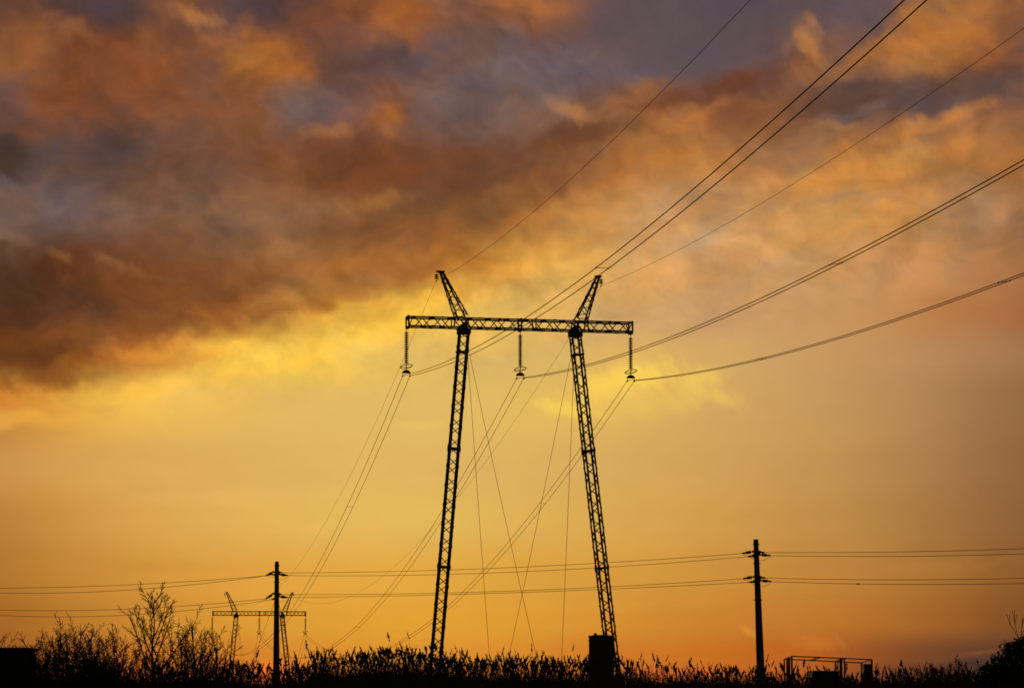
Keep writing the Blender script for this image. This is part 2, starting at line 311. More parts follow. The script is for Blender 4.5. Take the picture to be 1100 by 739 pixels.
# ------------------------------------------------------------------ mesh helpers
class MB:
    def __init__(self):
        self.v = []; self.f = []
    def bar(self, p, q, w, h=None, up=(0, 0, 1)):
        p = Vector(p); q = Vector(q); d = q - p
        if d.length < 1e-6: return
        d.normalize(); u = Vector(up)
        if abs(d.dot(u)) > .97: u = Vector((1, 0, 0))
        a = d.cross(u).normalized(); b = a.cross(d)
        h = h or w; n = len(self.v)
        for c in (p, q):
            for s, t in ((-1, -1), (1, -1), (1, 1), (-1, 1)):
                self.v.append(c + a * (s * w / 2) + b * (t * h / 2))
        self.f += [(n + i, n + (i + 1) % 4, n + 4 + (i + 1) % 4, n + 4 + i) for i in range(4)]
        self.f += [(n + 3, n + 2, n + 1, n), (n + 4, n + 5, n + 6, n + 7)]
    def angle(self, p, q, w, da, db, t=.012):
        """an L-section: two thin flanges along unit directions da and db"""
        p = Vector(p); q = Vector(q); da = Vector(da); db = Vector(db)
        for a, b in ((da, db), (db, da)):
            n = len(self.v)
            for c in (p, q):
                self.v += [c, c + a * w, c + a * w + b * t, c + b * t]
            self.f += [(n + i, n + (i + 1) % 4, n + 4 + (i + 1) % 4, n + 4 + i) for i in range(4)]
            self.f += [(n + 3, n + 2, n + 1, n), (n + 4, n + 5, n + 6, n + 7)]
    def box(self, c, s, rz=0.0):
        c = Vector(c); n = len(self.v)
        for z in (-1, 1):
            for x, y in ((-1, -1), (1, -1), (1, 1), (-1, 1)):
                X = x * s[0] / 2; Y = y * s[1] / 2
                self.v.append(c + Vector((X * cos(rz) - Y * sin(rz), X * sin(rz) + Y * cos(rz), z * s[2] / 2)))
        self.f += [(n + i, n + (i + 1) % 4, n + 4 + (i + 1) % 4, n + 4 + i) for i in range(4)]
        self.f += [(n + 3, n + 2, n + 1, n), (n + 4, n + 5, n + 6, n + 7)]
    def tube(self, pts, r, n=6, close=False):
        pts = [Vector(p) for p in pts]; m = len(pts); base = len(self.v)
        rs = r if isinstance(r, (list, tuple)) else [r] * m
        for i, p in enumerate(pts):
            if close: d = pts[(i + 1) % m] - pts[i - 1]
            else: d = pts[min(i + 1, m - 1)] - pts[max(i - 1, 0)]
            d.normalize(); u = Vector((0, 0, 1)) if abs(d.z) < .95 else Vector((0, 1, 0))
            a = d.cross(u).normalized(); b = a.cross(d)
            for k in range(n):
                t = 2 * pi * k / n
                self.v.append(p + (a * cos(t) + b * sin(t)) * rs[i])
        for i in range(m if close else m - 1):
            j = (i + 1) % m
            for k in range(n):
                self.f.append((base + i * n + k, base + i * n + (k + 1) % n, base + j * n + (k + 1) % n, base + j * n + k))
        if not close:
            self.f.append(tuple(base + k for k in reversed(range(n))))
            self.f.append(tuple(base + (m - 1) * n + k for k in range(n)))
    def lathe(self, prof, n=12, M_=None):
        base = len(self.v); M_ = M_ or Matrix()
        for r, z in prof:
            for k in range(n):
                t = 2 * pi * k / n
                self.v.append(M_ @ Vector((r * cos(t), r * sin(t), z)))
        for i in range(len(prof) - 1):
            for k in range(n):
                self.f.append((base + i * n + k, base + i * n + (k + 1) % n, base + (i + 1) * n + (k + 1) % n, base + (i + 1) * n + k))
        self.f.append(tuple(base + k for k in reversed(range(n))))
        self.f.append(tuple(base + (len(prof) - 1) * n + k for k in range(n)))
    def build(self, name, m, parent=None, smooth=False):
        me = bpy.data.meshes.new(name)
        me.from_pydata([tuple(v) for v in self.v], [], self.f)
        if smooth:
            me.polygons.foreach_set('use_smooth', [True] * len(me.polygons))
        me.materials.append(m); me.update()
        o = bpy.data.objects.new(name, me); COL.objects.link(o)
        if parent is not None: o.parent = parent
        return o

def tag(o, label=None, cat=None, group=None, kind=None):
    if label: o['label'] = label
    if cat: o['category'] = cat
    if group: o['group'] = group
    if kind: o['kind'] = kind
    return o

def thing(name, loc, rz, label, cat, group=None):
    o = bpy.data.objects.new(name, None); COL.objects.link(o)
    o.location = loc; o.rotation_euler = (0, 0, rz); o.empty_display_size = .5
    return tag(o, label, cat, group)

def copy_tree(o, parent=None):
    c = o.copy(); COL.objects.link(c); c.parent = parent
    for ch in [x for x in bpy.data.objects if x.parent == o]:
        copy_tree(ch, c)
    return c

# ------------------------------------------------------------------ the ground
def sm(a, b, x):
    t = min(1, max(0, (x - a) / (b - a))); return t * t * (3 - 2 * t)
def terrain(x, y):
    z = -12.71 * sm(235, 480, y) - 13 * sm(500, 900, y)
    z += .12 * sin(x * .13 + 1) * cos(y * .11) * min(1, abs(y) / 60) + .06 * sin(x * .41 + y * .23)
    if y > 900: z += 6 * sin(x * .002 + 1) * sm(900, 2500, y)
    return z
def ground_z(x, y): return terrain(x, y)
gb = MB()
def axis(lo, hi, n):                          # fine near zero, coarse far away
    return [math.copysign(abs(t) ** 2.6, t) * (hi if t > 0 else -lo) for t in np.linspace(-1, 1, n)]
gx = axis(-6000, 6000, 161); gy = [-400 + 0 * i for i in range(0)] + list(np.linspace(-300, 0, 16)) + list(np.linspace(8, 560, 93)) + [600, 660, 720, 800, 900, 1050, 1250, 1500, 1900, 2400, 3000, 3800, 4800, 6000]
for y in gy:
    for x in gx: gb.v.append((x, y, terrain(x, y)))
W_ = len(gx)
for j in range(len(gy) - 1):
    for i in range(W_ - 1):
        gb.f.append((j * W_ + i, j * W_ + i + 1, (j + 1) * W_ + i + 1, (j + 1) * W_ + i))
tag(gb.build('ground', MT['soil'], smooth=True), kind='structure')

# ------------------------------------------------------------------ the lattice portal tower
PITCH = 1.36
def zigzag(mb, a0, a1, b0, b1, w, n, phase=0.0, start=0):
    """single-lacing between chord a (a0->a1) and chord b (b0->b1)"""
    a0, a1, b0, b1 = map(Vector, (a0, a1, b0, b1))
    pts = []
    for i in range(n + 2):
        t = (i + phase - .5) / n
        if t < 0 or t > 1: t = min(1, max(0, t))
        side = (i + start) % 2
        pts.append(a0.lerp(a1, t) if side == 0 else b0.lerp(b1, t))
    for p, q in zip(pts, pts[1:]):
        if (p - q).length > .12: mb.bar(p, q, w)

def mast(mb, p, q, wx0, wy0, wx1, wy1, twist, chord, lace, pitch=PITCH, sgn=1):
    """four chords and laced faces from p to q; returns a function giving the corner at (t, i)"""
    p = Vector(p); q = Vector(q); d = (q - p).normalized()
    s = Vector((cos(twist), sin(twist), 0)); s = (s - d * s.dot(d)).normalized(); n = d.cross(s) * 1.0
    def corner(t, i):
        wx = wx0 + (wx1 - wx0) * t; wy = wy0 + (wy1 - wy0) * t
        sx, sy = ((-1, -1), (1, -1), (1, 1), (-1, 1))[i]
        return p.lerp(q, t) + s * (sx * wx / 2) + n * (sy * wy / 2)
    L = (q - p).length; k = max(2, round(L / (pitch / 2)))
    for i in range(4):
        sx, sy = ((-1, -1), (1, -1), (1, 1), (-1, 1))[i]
        mb.angle(corner(0, i), corner(1, i), chord, s * -sx, n * -sy, chord * .16)
    for f in range(4):
        i, j = f, (f + 1) % 4
        mb_phase = 0.0 if f in (0, 1) else 0.17
        zigzag(mb, corner(0, i), corner(1, i), corner(0, j), corner(1, j), lace, k, mb_phase, 0 if f in (0, 3) else 0)
    return corner, s, n

def make_tower(loc, rz, label):
    T = thing('power_line_tower', loc, rz, label, 'tower', 'guyed lattice portal towers of the power line')
    ZB, ZT = 26.24, 26.98                      # bottom and top of the crossbeam
    # crossbeam
    b = MB(); D = 1.05; x0, x1 = -7.90, 8.06
    for z, dz in ((ZB, 1), (ZT, -1)):
        for y, dy in ((-D / 2, 1), (D / 2, -1)):
            b.angle((x0, y, z), (x1, y, z), .105, (0, dy, 0), (0, 0, dz), .022)
    n = 24
    zigzag(b, (x0, -D/2, ZB), (x1, -D/2, ZB), (x0, -D/2, ZT), (x1, -D/2, ZT), .062, n, 0, 0)
    zigzag(b, (x0, D/2, ZB), (x1, D/2, ZB), (x0, D/2, ZT), (x1, D/2, ZT), .062, n, .2, 1)
    for z in (ZB, ZT):
        zigzag(b, (x0, -D/2, z), (x1, -D/2, z), (x0, D/2, z), (x1, D/2, z), .04, n, .1, 0)
    for x in (x0, x1, 0.07):
        for y in (-D/2, D/2):
            b.bar((x, y, ZB - .02), (x, y, ZT + .02), .13, .10)
        for z in (ZB, ZT):
            b.bar((x, -D/2, z), (x, D/2, z), .10)
        b.box((x, 0, ZB - .05), (.22, .5, .12))
    for x in (-4.7, 4.85, 1.1, -3.7, 3.9):
        for y in (-D/2, D/2):
            b.bar((x, y, ZB), (x, y, ZT), .10, .07)
    for x in (-1.5, 1.6, -6.2, 6.4):
        for y in (-D/2 - .02, D/2 + .02):
            b.box((x, y, ZT - .06), (.22, .02, .13)); b.box((x, y, ZB + .06), (.22, .02, .13))
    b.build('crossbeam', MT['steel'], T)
    # legs
    for side, (xb, xt, tw) in enumerate(((-6.15, -3.92, radians(-1)), (7.0, 4.05, radians(3)))):
        foot = Vector((xb, 0, -.1)); top = Vector((xt, 0, 25.85))
        d = (top - foot).normalized(); L = (top - foot).length
        b = MB()
        k1 = foot + d * 2.0
        b0 = MB()
        c, s, nn = mast(b, k1, top, .76, .78, .72, .74, tw, .115, .055)
        for i in range(4):                     # the foot tapers to its hinge
            b.bar(c(0, i), foot + Vector((0, 0, .25)) + (c(0, i) - k1) * .15, .09)
        leg = b.build('leg', MT['steel'], T)
        for k, zz in enumerate((24.6, 17.86, 9.72, 1.9)):
            t = ((zz - k1.z) / (top.z - k1.z)); t = min(1, max(0, t))
            p = MB()
            th = .12 if k == 0 else .20
            for i in range(4):
                j = (i + 1) % 4
                a_, b_ = c(t, i), c(t, j)
                p.bar(a_, b_, .10, th * .8)
                p.box(c(t, i) * .9 + (c(t, 0) + c(t, 2)) * .05, (.13, .13, th * 2.2 if k else th * 1.2), tw)
            p.build('splice_collar', MT['steel'], leg)
        h = MB()                               # head block under the beam
        h.box((xt, 0, 26.03), (.84, .96, .34), tw * .3)
        h.box((xt, -.545, 26.40), (.30, .03, .42)); h.box((xt, .545, 26.40), (.30, .03, .42))
        h.bar((xt - .42, -.5, 26.2), (xt + .15, -.5, 26.75), .10); h.bar((xt + .42, -.5, 26.2), (xt - .1, -.5, 26.9), .10)
        h.bar((xt - .42, .5, 26.2), (xt + .15, .5, 26.75), .10); h.bar((xt + .42, .5, 26.2), (xt - .1, .5, 26.9), .10)
        h.build('head_plate', MT['steel'], leg)
        f = MB()
        f.lathe([(.9, -.5), (.9, .0), (.35, .05), (.3, .18)], 16, Matrix.Translation((xb, 0, 0)))
        f.build('foundation', MT['concrete'], leg)
        if side == 0:
            q = MB(); t = (4.3 - k1.z) / (top.z - k1.z); q.box(k1.lerp(top, t) + Vector((-.33, -.5, 0)), (.34, .03, .42)); q.build('number_plate', MT['steel'], leg)
    # earth-wire peaks
    for sg, base, tip, arm in ((-1, (-3.66, -4.50), (-5.36, -5.70), -5.86), (1, (4.0, 4.86), (5.56, 5.86), 5.93)):
        b = MB(); zt = 30.16
        bc = Vector((sum(base) / 2, 0, ZT)); tp = Vector((sum(tip) / 2, 0, zt))
        c, s, nn = mast(b, bc, tp, .84, 1.0, .26, .30, 0, .10, .05, .95)
        b.box((tp.x, 0, zt + .02), (.42, .40, .12))
        b.bar((tp.x, 0, zt + .06), (arm + sg * .04, 0, zt + .03), .14, .10)
        pk = b.build('earth_wire_peak', MT['steel'], T)
        q = MB()
        q.bar((arm, 0, zt), (arm, 0, 29.52), .03)
        for z in (29.95, 29.83, 29.71):
            q.lathe([(.04, z + .05), (.165, z - .01), (.155, z - .035), (.04, z)], 10, Matrix.Translation((arm, 0, 0)))
        q.box((arm, 0, 29.52), (.07, .18, .08))
        q.build('earth_wire_insulator', MT['glass'], pk)
    # suspension insulator strings
    for x in (-7.97, .09, 8.05):
        q = MB()
        q.bar((x, 0, ZB - .06), (x, 0, 23.1), .045)
        z = 25.82
        while z > 23.62:
            q.lathe([(.06, z + .08), (.08, z + .04), (.165, z - .005), (.158, z - .035), (.06, z - .03)], 12, Matrix.Translation((x, 0, 0)))
            z -= .158
        st = q.build('insulator_string', MT['glass'], T)
        q = MB(); ring = []
        for k in range(28):
            t = 2 * pi * k / 28; ring.append((x + .41 * cos(t), .41 * sin(t), 23.50 - .10 * sin(t) + .05 * cos(t)))
        q.tube(ring, .03, 6, True)
        q.bar((x - .4, 0, 23.44), (x + .4, 0, 23.50), .022); q.bar((x, -.4, 23.60), (x, .4, 23.40), .022)
        q.build('corona_ring', MT['steel'], st)
        q = MB()                               # half-round yoke
        m = 12; base = len(q.v)
        for y in (-.05, .05):
            for k in range(m + 1):
                t = pi * k / m; q.v.append(Vector((x + .30 * cos(t), y, 23.02 + .25 * sin(t))))
        q.f.append(tuple(range(m, -1, -1))); q.f.append(tuple(m + 1 + k for k in range(m + 1)))
        for k in range(m + 1):
            kk = (k + 1) % (m + 1); q.f.append((k, kk, m + 1 + kk, m + 1 + k))
        q.build('yoke_plate', MT['steel'], st)
        for sx in (-.25, .25):
            q = MB(); q.bar((x + sx, 0, 23.06), (x + sx, 0, 22.88), .022)
            q.tube([(x + sx, -.2, 22.86), (x + sx, -.08, 22.84), (x + sx, .08, 22.84), (x + sx, .2, 22.86)], [.03, .06, .06, .03], 6)
            q.build('wire_clamp', MT['steel'], st)
    return T

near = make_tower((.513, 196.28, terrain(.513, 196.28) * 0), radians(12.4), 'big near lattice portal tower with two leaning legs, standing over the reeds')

# far tower: the same tower 300 m on, down the slope
far = copy_tree(near)
far.location = (-43.55, 489.8, -12.71); far.rotation_euler.z = radians(10.44)
far['label'] = 'tiny far lattice portal tower low on the horizon behind the wooden-looking pole'.replace('wooden-looking pole', 'left concrete pole')

# guy wires, parts of each tower
def guys(T, anchors):
    Mi = (Matrix.Translation(T.location) @ Matrix.Rotation(T.rotation_euler.z, 4, 'Z')).inverted()
    for (tx, tz), (ax, ay) in anchors:
        g = terrain(*((Mi.inverted() @ Vector((ax, ay, 0))).xy))
        a = Vector((tx, 0, tz)); b = Vector((ax, ay, g - T.location.z - .1))
        pts = [a.lerp(b, t / 14) - Vector((0, 0, .35 * 4 * (t / 14) * (1 - t / 14))) for t in range(15)]
        m = MB(); m.tube(pts, .016, 5)
        gw = m.build('guy_wire', MT['wire'], T)
        a2 = MB(); a2.box(b + Vector((0, 0, .1)), (.5, .5, .4)); a2.build('ground_anchor', MT['concrete'], gw)
GA = [((-3.52, 24.5), (-.11, -9.5)), ((-3.64, 24.4), (.2, 9.5)), ((3.72, 24.4), (.45, 9.5)), ((3.92, 23.4), (.55, -9.5))]
guys(near, GA); guys(far, GA)

# ------------------------------------------------------------------ line conductors
def sagged(a, b, sag, n=70):
    a = Vector(a); b = Vector(b); out = []
    for i in range(n + 1):
        t = i / n; p = a.lerp(b, t); p.z -= 4 * sag * t * (1 - t); out.append(p)
    return out

def bundle(a0, a1, b0, b1, sag, label, spacers, r=.0145, rb=None, group='twin conductors of the power line'):
    mid = (Vector(a0) + Vector(a1)) / 2
    T = thing('twin_conductor', mid, 0, label, 'power line', group)
    P = [sagged(a0, b0, sag[0]), sagged(a1, b1, sag[1])]
    for p in P:
        m = MB(); m.tube([q - mid for q in p], r, 5); m.build('wire', MT['wire'], T)
    for t in spacers:
        k = t * 70; i = int(k); f = k - i
        p, q = (w[i].lerp(w[i + 1], f) - mid for w in P)
        m = MB(); m.bar(p, q, .02); dd = (P[0][i + 1] - P[0][i]).normalized()
        for e in (p, q): m.tube([e - dd * .13, e - dd * .05, e + dd * .05, e + dd * .13], [.02, .034, .034, .02], 6)
        m.build('spacer', MT['steel'], T)
    return T

# attachment points, world coordinates (1.7 m eye height added)
Zc = 22.86
def tw(T, x, y=0, z=Zc):
    return T.location + Matrix.Rotation(T.rotation_euler.z, 3, 'Z') @ Vector((x, y, z))
XS = (-7.97, .09, 8.05); NAMES = ('left', 'middle', 'right')
# span overhead towards the tower behind the viewer
ends = [((30.95, -104.68, 29.90), (31.45, -104.62, 29.86), 8.53, 8.53),
        ((39.17, -103.67, 28.66), (39.66, -103.56, 29.02), 8.537, 8.537),
        ((47.13, -102.62, 28.95), (47.62, -102.52, 29.30), 8.661, 8.661)]
SPN = [(.2818,), (.3005,), (.14, .2875)]
LAB1 = ['steepest twin wires, rising from the left insulator to the top right edge',
        'twin wires from the middle insulator rising to the right edge, between two others',
        'lowest twin wires, from the right insulator gently up to the right edge']
for k in range(3):
    e0, e1, s0, s1 = ends[k]
    bundle(tw(near, XS[k] - .25), tw(near, XS[k] + .25), e0, e1, (s0, s1), LAB1[k], SPN[k], .0195)
LAB2 = ['twin wires dropping from the left insulator behind the left pole to the far tower',
        'twin wires dropping from the middle insulator behind the left leg towards the far tower',
        'twin wires dropping from the right insulator and crossing low between both legs']
SG = (9.664, 10.153, 9.772)
SP2 = [(.1405, .923), (.3995,), (.1318,)]
for k in range(3):
    bundle(tw(near, XS[k] - .25), tw(near, XS[k] + .25), tw(far, XS[k] - .25), tw(far, XS[k] + .25), (SG[k],) * 2, LAB2[k], SP2[k], .0185)
LAB3 = ['faint twin wires running away from the left insulator of the far tower',
        'faint twin wires falling from the middle insulator of the far tower',
        'faint twin wires falling from the right insulator of the far tower']
for k in range(3):
    c = Vector((-81 + XS[k], 800, -9))
    bundle(tw(far, XS[k] - .25), tw(far, XS[k] + .25), c - Vector((.25, 0, 0)), c + Vector((.25, 0, 0)), (9, 9), LAB3[k], (.3,), .019)

def single(name, pts, r, label, cat, group, m='wire', clamp=None):
    base = pts[0]; mb = MB(); mb.tube([p - base for p in pts], r, 5)
    o = mb.build(name, MT[m]); o.location = base
    tag(o, label, cat, group)
    if clamp is not None:
        q = MB(); i = int(clamp * (len(pts) - 1)); d = (pts[i + 1] - pts[i]).normalized(); c = pts[i] - base
        q.tube([c - d * .12, c - d * .08, c + d * .08, c + d * .12], [.02, .04, .04, .02], 6); q.build('wire_clamp', MT['steel'], o)
    return o
EG = 'earth wires of the power line'
pl = lambda T, s: tw(T, -5.92 if s < 0 else 5.93, 0, 29.5)
single('earth_wire', sagged(pl(near, -1), (33.26, -104.33, 35.4), 8.026), .0115, 'single thin wire climbing from the left peak to the top edge', 'wire', EG)
single('earth_wire', sagged(pl(near, 1), (44.24, -102.9, 36.78), 7.56), .0115, 'single thin wire climbing from the right peak to the right edge', 'wire', EG)
single('earth_wire', sagged(pl(near, -1), pl(far, -1), 9.133), .0105, 'single faint wire dropping from the left peak, left of the twin wires', 'wire', EG)
single('earth_wire', sagged(pl(near, 1), pl(far, 1), 8.465), .0105, 'single faint wire falling from the right peak behind both tower legs', 'wire', EG)

# ------------------------------------------------------------------ concrete poles of the crossing low line
DT = Vector((.7201, -.6939, 0)); DN = Vector((.6939, .7201, 0))
LEV = [(8.79, -.25), (8.64, .25), (7.43, -.25), (7.25, .25)]
def make_pole(x, y, label, lean, droop):
    T = thing('utility_pole', (x, y, 0), math.atan2(DT.y, DT.x), label, 'pole', 'concrete poles of the low power line')
    T.rotation_euler.y = 0
    m = MB()
    prof = []
    for i in range(12):
        t = i / 11; z = -.3 + t * 9.76; w = .43 - .20 * t
        prof.append((w, z))
    # trapezoid-section prestressed pole
    n0 = 0
    for w, z in prof:
        l = (z - 5) * lean
        for sx, sy in ((-1, -.85), (1, -.85), (1, .85), (-1, .85)):
            for cx, cy in (((.72, 1), (1, .72)) if sx * sy < 0 else ((1, .72), (.72, 1))):
                m.v.append(Vector((sx * cx * w / 2 + l, sy * cy * w / 2, z)))
    for i in range(len(prof) - 1):
        for k in range(8):
            a = i * 8 + k; b_ = i * 8 + (k + 1) % 8
            m.f.append((a, b_, b_ + 8, a + 8))
    m.f.append(tuple(reversed(range(8)))); m.f.append(tuple((len(prof) - 1) * 8 + k for k in range(8)))
    m.build('shaft', MT['concrete'], T)
    for za, zb in ((8.79, 8.64), (7.43, 7.25)):
        l = (za - 5) * lean; q = MB()
        q.bar((l, -.36, za + .02), (l, .36, zb - .02), .07, .09)
        q.bar((l - .16, -.14, za), (l - .16, .14, za), .04, .1); q.bar((l + .16, -.14, za), (l + .16, .14, za), .04, .1)
        q.build('crossarm', MT['steel'], T)
    for z, o in LEV:
        l = (z - 5) * lean
        for s in (-1, 1):
            q = MB(); L = .72; dr_ = droop[(z, o)] if s < 0 else 0
            p0 = Vector((l, o, z)); p1 = Vector((l + s * L, o, z - .07 - dr_))
            d = (p1 - p0).normalized()
            q.bar(p0, p1, .03)
            for tt in (.28, .44, .60):
                c = p0.lerp(p1, tt); R = d.to_track_quat('Z', 'Y').to_matrix().to_4x4()
                q.lathe([(.03, -.04), (.05, -.01), (.095, .015), (.085, .03), (.03, .045)], 10, Matrix.Translation(c) @ R)
            q.tube([p0.lerp(p1, .72), p0.lerp(p1, .80), p1, p1 + d * .08], [.03, .06, .05, .02], 6)
            q.build('strain_insulator', MT['glass'], T)
        j = []
        for k in range(15):
            t = k / 14; j.append(Vector((l - .70 + 1.40 * t, o * 1.3, z - .07 - .26 * (1 - (2 * t - 1) ** 2) ** .8)))
        q = MB(); q.tube(j, .009, 5); q.build('jumper_wire', MT['wire'], T)
    for z in (6.2, 8.15, 9.2):                  # step bolts and bands
        q = MB(); l = (z - 5) * lean; w = .43 - .0205 * z + .02; q.box((l, 0, z), (w + .02, w * .85 + .03, .05)); q.bar((l - w / 2 - .05, 0, z), (l + w / 2 + .05, 0, z), .03)
        q.build('band', MT['steel'], T)
    return T
LP = Vector((-14.88, 180, 0)); RP = Vector((13.27, 153, 0))
DROOP = {(8.79, -.25): .14, (8.64, .25): -.08, (7.43, -.25): .24, (7.25, .25): .10}
lp = make_pole(LP.x, LP.y, 'shorter concrete utility pole on the left, in front of the far tower', -.004, DROOP)
rp = make_pole(RP.x, RP.y, 'taller concrete utility pole standing alone right of the big tower', -.032, {k: 0 for k in DROOP})
def stay(T, top, foot):
    q = MB(); q.tube([Vector(top), Vector(foot)], .011, 5); q.build('stay_wire', MT['wire'], T)
Rz = Matrix.Rotation(-lp.rotation_euler.z, 3, 'Z')
stay(lp, (0, -.1, 7.1), Rz @ Vector((-2.75, 1.0, -.1))); stay(lp, (0, .1, 7.1), Rz @ Vector((1.75, -1.5, -.1)))

SAG = [(.25, .33, .39), (.34, .65, .47), (.25, .53, .49), (.15, .83, .55)]
LN = ['topmost', 'second', 'third', 'lowest']
for (z, o), sg, nm in zip(LEV, SAG, LN):
    off = DN * o; up = Vector((0, 0, z))
    dl = lambda T, s: (T.location + off - Vector((0, 0, DROOP[(z, o)] if (T is lp and s < 0) else 0)) + DT * (s * .8 + (z - 5) * (-.032 if T is rp else -.004)) + Vector((0, 0, z - .08)))
    LG = 'wires of the low pole line'
    single('line_wire', sagged(dl(lp, 1), dl(rp, -1), sg[0], 40), .0135, nm + ' of four thin wires strung between the two concrete poles', 'wire', LG)
    single('line_wire', sagged(LP - DT * 39 + off + up, dl(lp, -1), sg[1], 40), .015, nm + ' of four thin wires running from the left pole to the left edge', 'wire', LG)
    single('line_wire', sagged(dl(rp, 1), RP + DT * 39 + off + up, sg[2], 40), .0135, nm + ' of four thin wires running from the right pole to the right edge', 'wire', LG,
           clamp=.172 if nm == 'lowest' else None)

# ------------------------------------------------------------------ tank, shed, pipe frame
def px(x, y, Y):                                # a bearing and height seen from the road, as metres at distance Y
    return Vector(((x - 550) / F * Y, Y, (735 - y) / F * Y + 1.7))
TY = 92.0
tx = px(645.6, 0, TY).x
T = thing('storage_tank', (tx, TY, 0), 0, 'upright dark cylindrical tank in front of the foot of the right leg', 'tank')
R_ = 13.5 / F * TY; TH = px(0, 684, TY).z
m = MB(); m.lathe([(R_, -.1), (R_, TH - .04), (R_ - .02, TH)], 48); m.build('shell', MT['rust'], T, smooth=False)
for z in (.5, 1.4, 2.3, 3.1):
    m = MB(); m.lathe([(R_ + .002, z - .03), (R_ + .014, z - .02), (R_ + .014, z + .02), (R_ + .002, z + .03)], 40); m.build('hoop', MT['rust'], T)
m = MB(); m.lathe([(R_ + .02, TH - .035), (R_ + .02, TH + .015), (R_ * .6, TH + .045), (.02, TH + .055)], 40); m.build('lid', MT['rust'], T)
m = MB(); m.lathe([(.05, TH), (.05, TH + .10)], 10, Matrix.Translation((-.2, -.1, 0))); m.build('vent_cap', MT['rust'], T)

SY = 96.0
a = px(44, 696, SY + 2.5); wS = 2.9; hS = a.z
S = thing('shed', (a.x - wS / 2, SY + 1.2, 0), 0, 'low dark flat-roofed shed among bare bushes at the left edge', 'shed')
m = MB(); m.box((0, 0, (hS - .1) / 2), (wS - .16, 2.4, hS - .1)); m.build('wall', MT['tarred'], S)
m = MB(); m.box((0, 0, hS - .05), (wS, 2.6, .095)); m.build('roof', MT['roof'], S)
m = MB(); m.box((.5, -1.215, .98), (.85, .05, 1.95)); dr = m.build('door', MT['wood'], S)
m = MB(); m.box((.82, -1.26, 1.0), (.04, .05, .14)); m.build('handle', MT['steel'], dr)
m = MB(); m.box((-.65, -1.215, 1.5), (.6, .04, .5)); m.build('window', MT['glass'], S)

# open pipe frame: corner tops of a slightly sagging, tilted rack
A = px(840.7, 708.3, 104); B = px(923, 712.5, 106); C_ = px(934, 709, 101.5); D_ = px(848.7, 705.4, 100)
fc = Vector((D_.x, 100, 0))
FR = thing('pipe_frame', fc, 0, 'open rectangular frame of thin steel pipes standing in the weeds at right', 'frame')
def post(nm, t, w=.055):
    t = t - fc; m = MB(); m.bar((t.x, t.y, -.1), (t.x, t.y, t.z), w); m.build(nm, MT['rust'], FR)
m = MB()
for p, q in ((A, B), (D_, C_), (A, D_), (B, C_)): m.bar(p - fc, q - fc, .042)
m.build('top_rail', MT['rust'], FR)
for t in (.34, .66):
    m = MB(); m.bar(A.lerp(B, t) - fc, D_.lerp(C_, t) - fc, .06); m.build('cross_rail', MT['rust'], FR)
post('post', A); post('post', B); post('post', D_, .065); post('post', C_, .065)
post('post', A.lerp(D_, .35), .05); post('post', A.lerp(D_, .62), .09)
post('post', A.lerp(B, .66), .06); post('post', D_.lerp(C_, .61), .10); post('post', D_.lerp(C_, .655), .05); post('post', A.lerp(B, .69), .04)
m = MB(); c = C_ - fc; m.box((c.x - .14, c.y + .25, (c.z - .14) / 2), (.26, .4, c.z - .16)); m.build('end_cabinet', MT['rust'], FR)
# tarpaulin-covered heap
h0 = px(866, 735, 102); h1 = px(899, 735, 102); ht = px(0, 721.5, 102).z
HP = thing('covered_heap', ((h0.x + h1.x) / 2, 102, 0), 0, 'low flat-topped dark heap inside the open pipe frame', 'heap')
hw = (h1.x - h0.x) / 2
bm = bmesh.new(); bmesh.ops.create_grid(bm, x_segments=24, y_segments=20, size=1)
rr = random.Random(4)
for v in bm.verts:
    ex = max(0, abs(v.co.x) - .86) / .14; ey = max(0, abs(v.co.y) - .8) / .2; e = min(1, max(ex, ey))
    v.co = Vector((v.co.x * hw * (1.0 + .18 * e), v.co.y * .9, ht * (1 - e) + .03 * sin(v.co.x * 9) * cos(v.co.y * 7) + rr.uniform(-.008, .008)))
me = bpy.data.meshes.new('cover'); bm.to_mesh(me); bm.free(); me.materials.append(MT['tarp'])
o = bpy.data.objects.new('cover', me); COL.objects.link(o); o.parent = HP

# ------------------------------------------------------------------ bare trees and shrubs
def branch(mb, rnd, p, d, L, r, depth, spread, upw, minr=.006, kids=(2, 4), taper=.55, wig=.16, seg=4):
    pts = [p.copy()]; rs = [r]; q = p.copy(); dd = d.normalized()
    for i in range(seg):
        dd = (dd + Vector((rnd.uniform(-wig, wig), rnd.uniform(-wig, wig), rnd.uniform(-wig, wig) + upw * .12))).normalized()
        q = q + dd * (L / seg); pts.append(q.copy()); rs.append(max(minr, r * (1 - (1 - taper) * (i + 1) / seg)))
    mb.tube(pts, rs, 5 if r > .03 else 3)
    if depth <= 0: return
    n = rnd.randint(*kids)
    for k in range(n):
        t = rnd.uniform(.30, .98) if k else 1.0
        i = min(seg - 1, int(t * seg)); f = t * seg - i
        b = pts[i].lerp(pts[i + 1], f)
        ax = (pts[i + 1] - pts[i]).normalized()
        ph = rnd.uniform(0, 2 * pi); a_ = ax.orthogonal().normalized(); c_ = ax.cross(a_)
        sp = spread * rnd.uniform(.6, 1.25) * (.5 if k == 0 else 1)
        nd = (ax * cos(sp) + (a_ * cos(ph) + c_ * sin(ph)) * sin(sp) + Vector((0, 0, upw * .35))).normalized()
        branch(mb, rnd, b, nd, L * rnd.uniform(.55, .82), max(minr, rs[min(i + 1, seg)] * rnd.uniform(.6, .8)), depth - 1, spread, upw, minr, kids, taper, wig, seg if depth > 2 else 3)

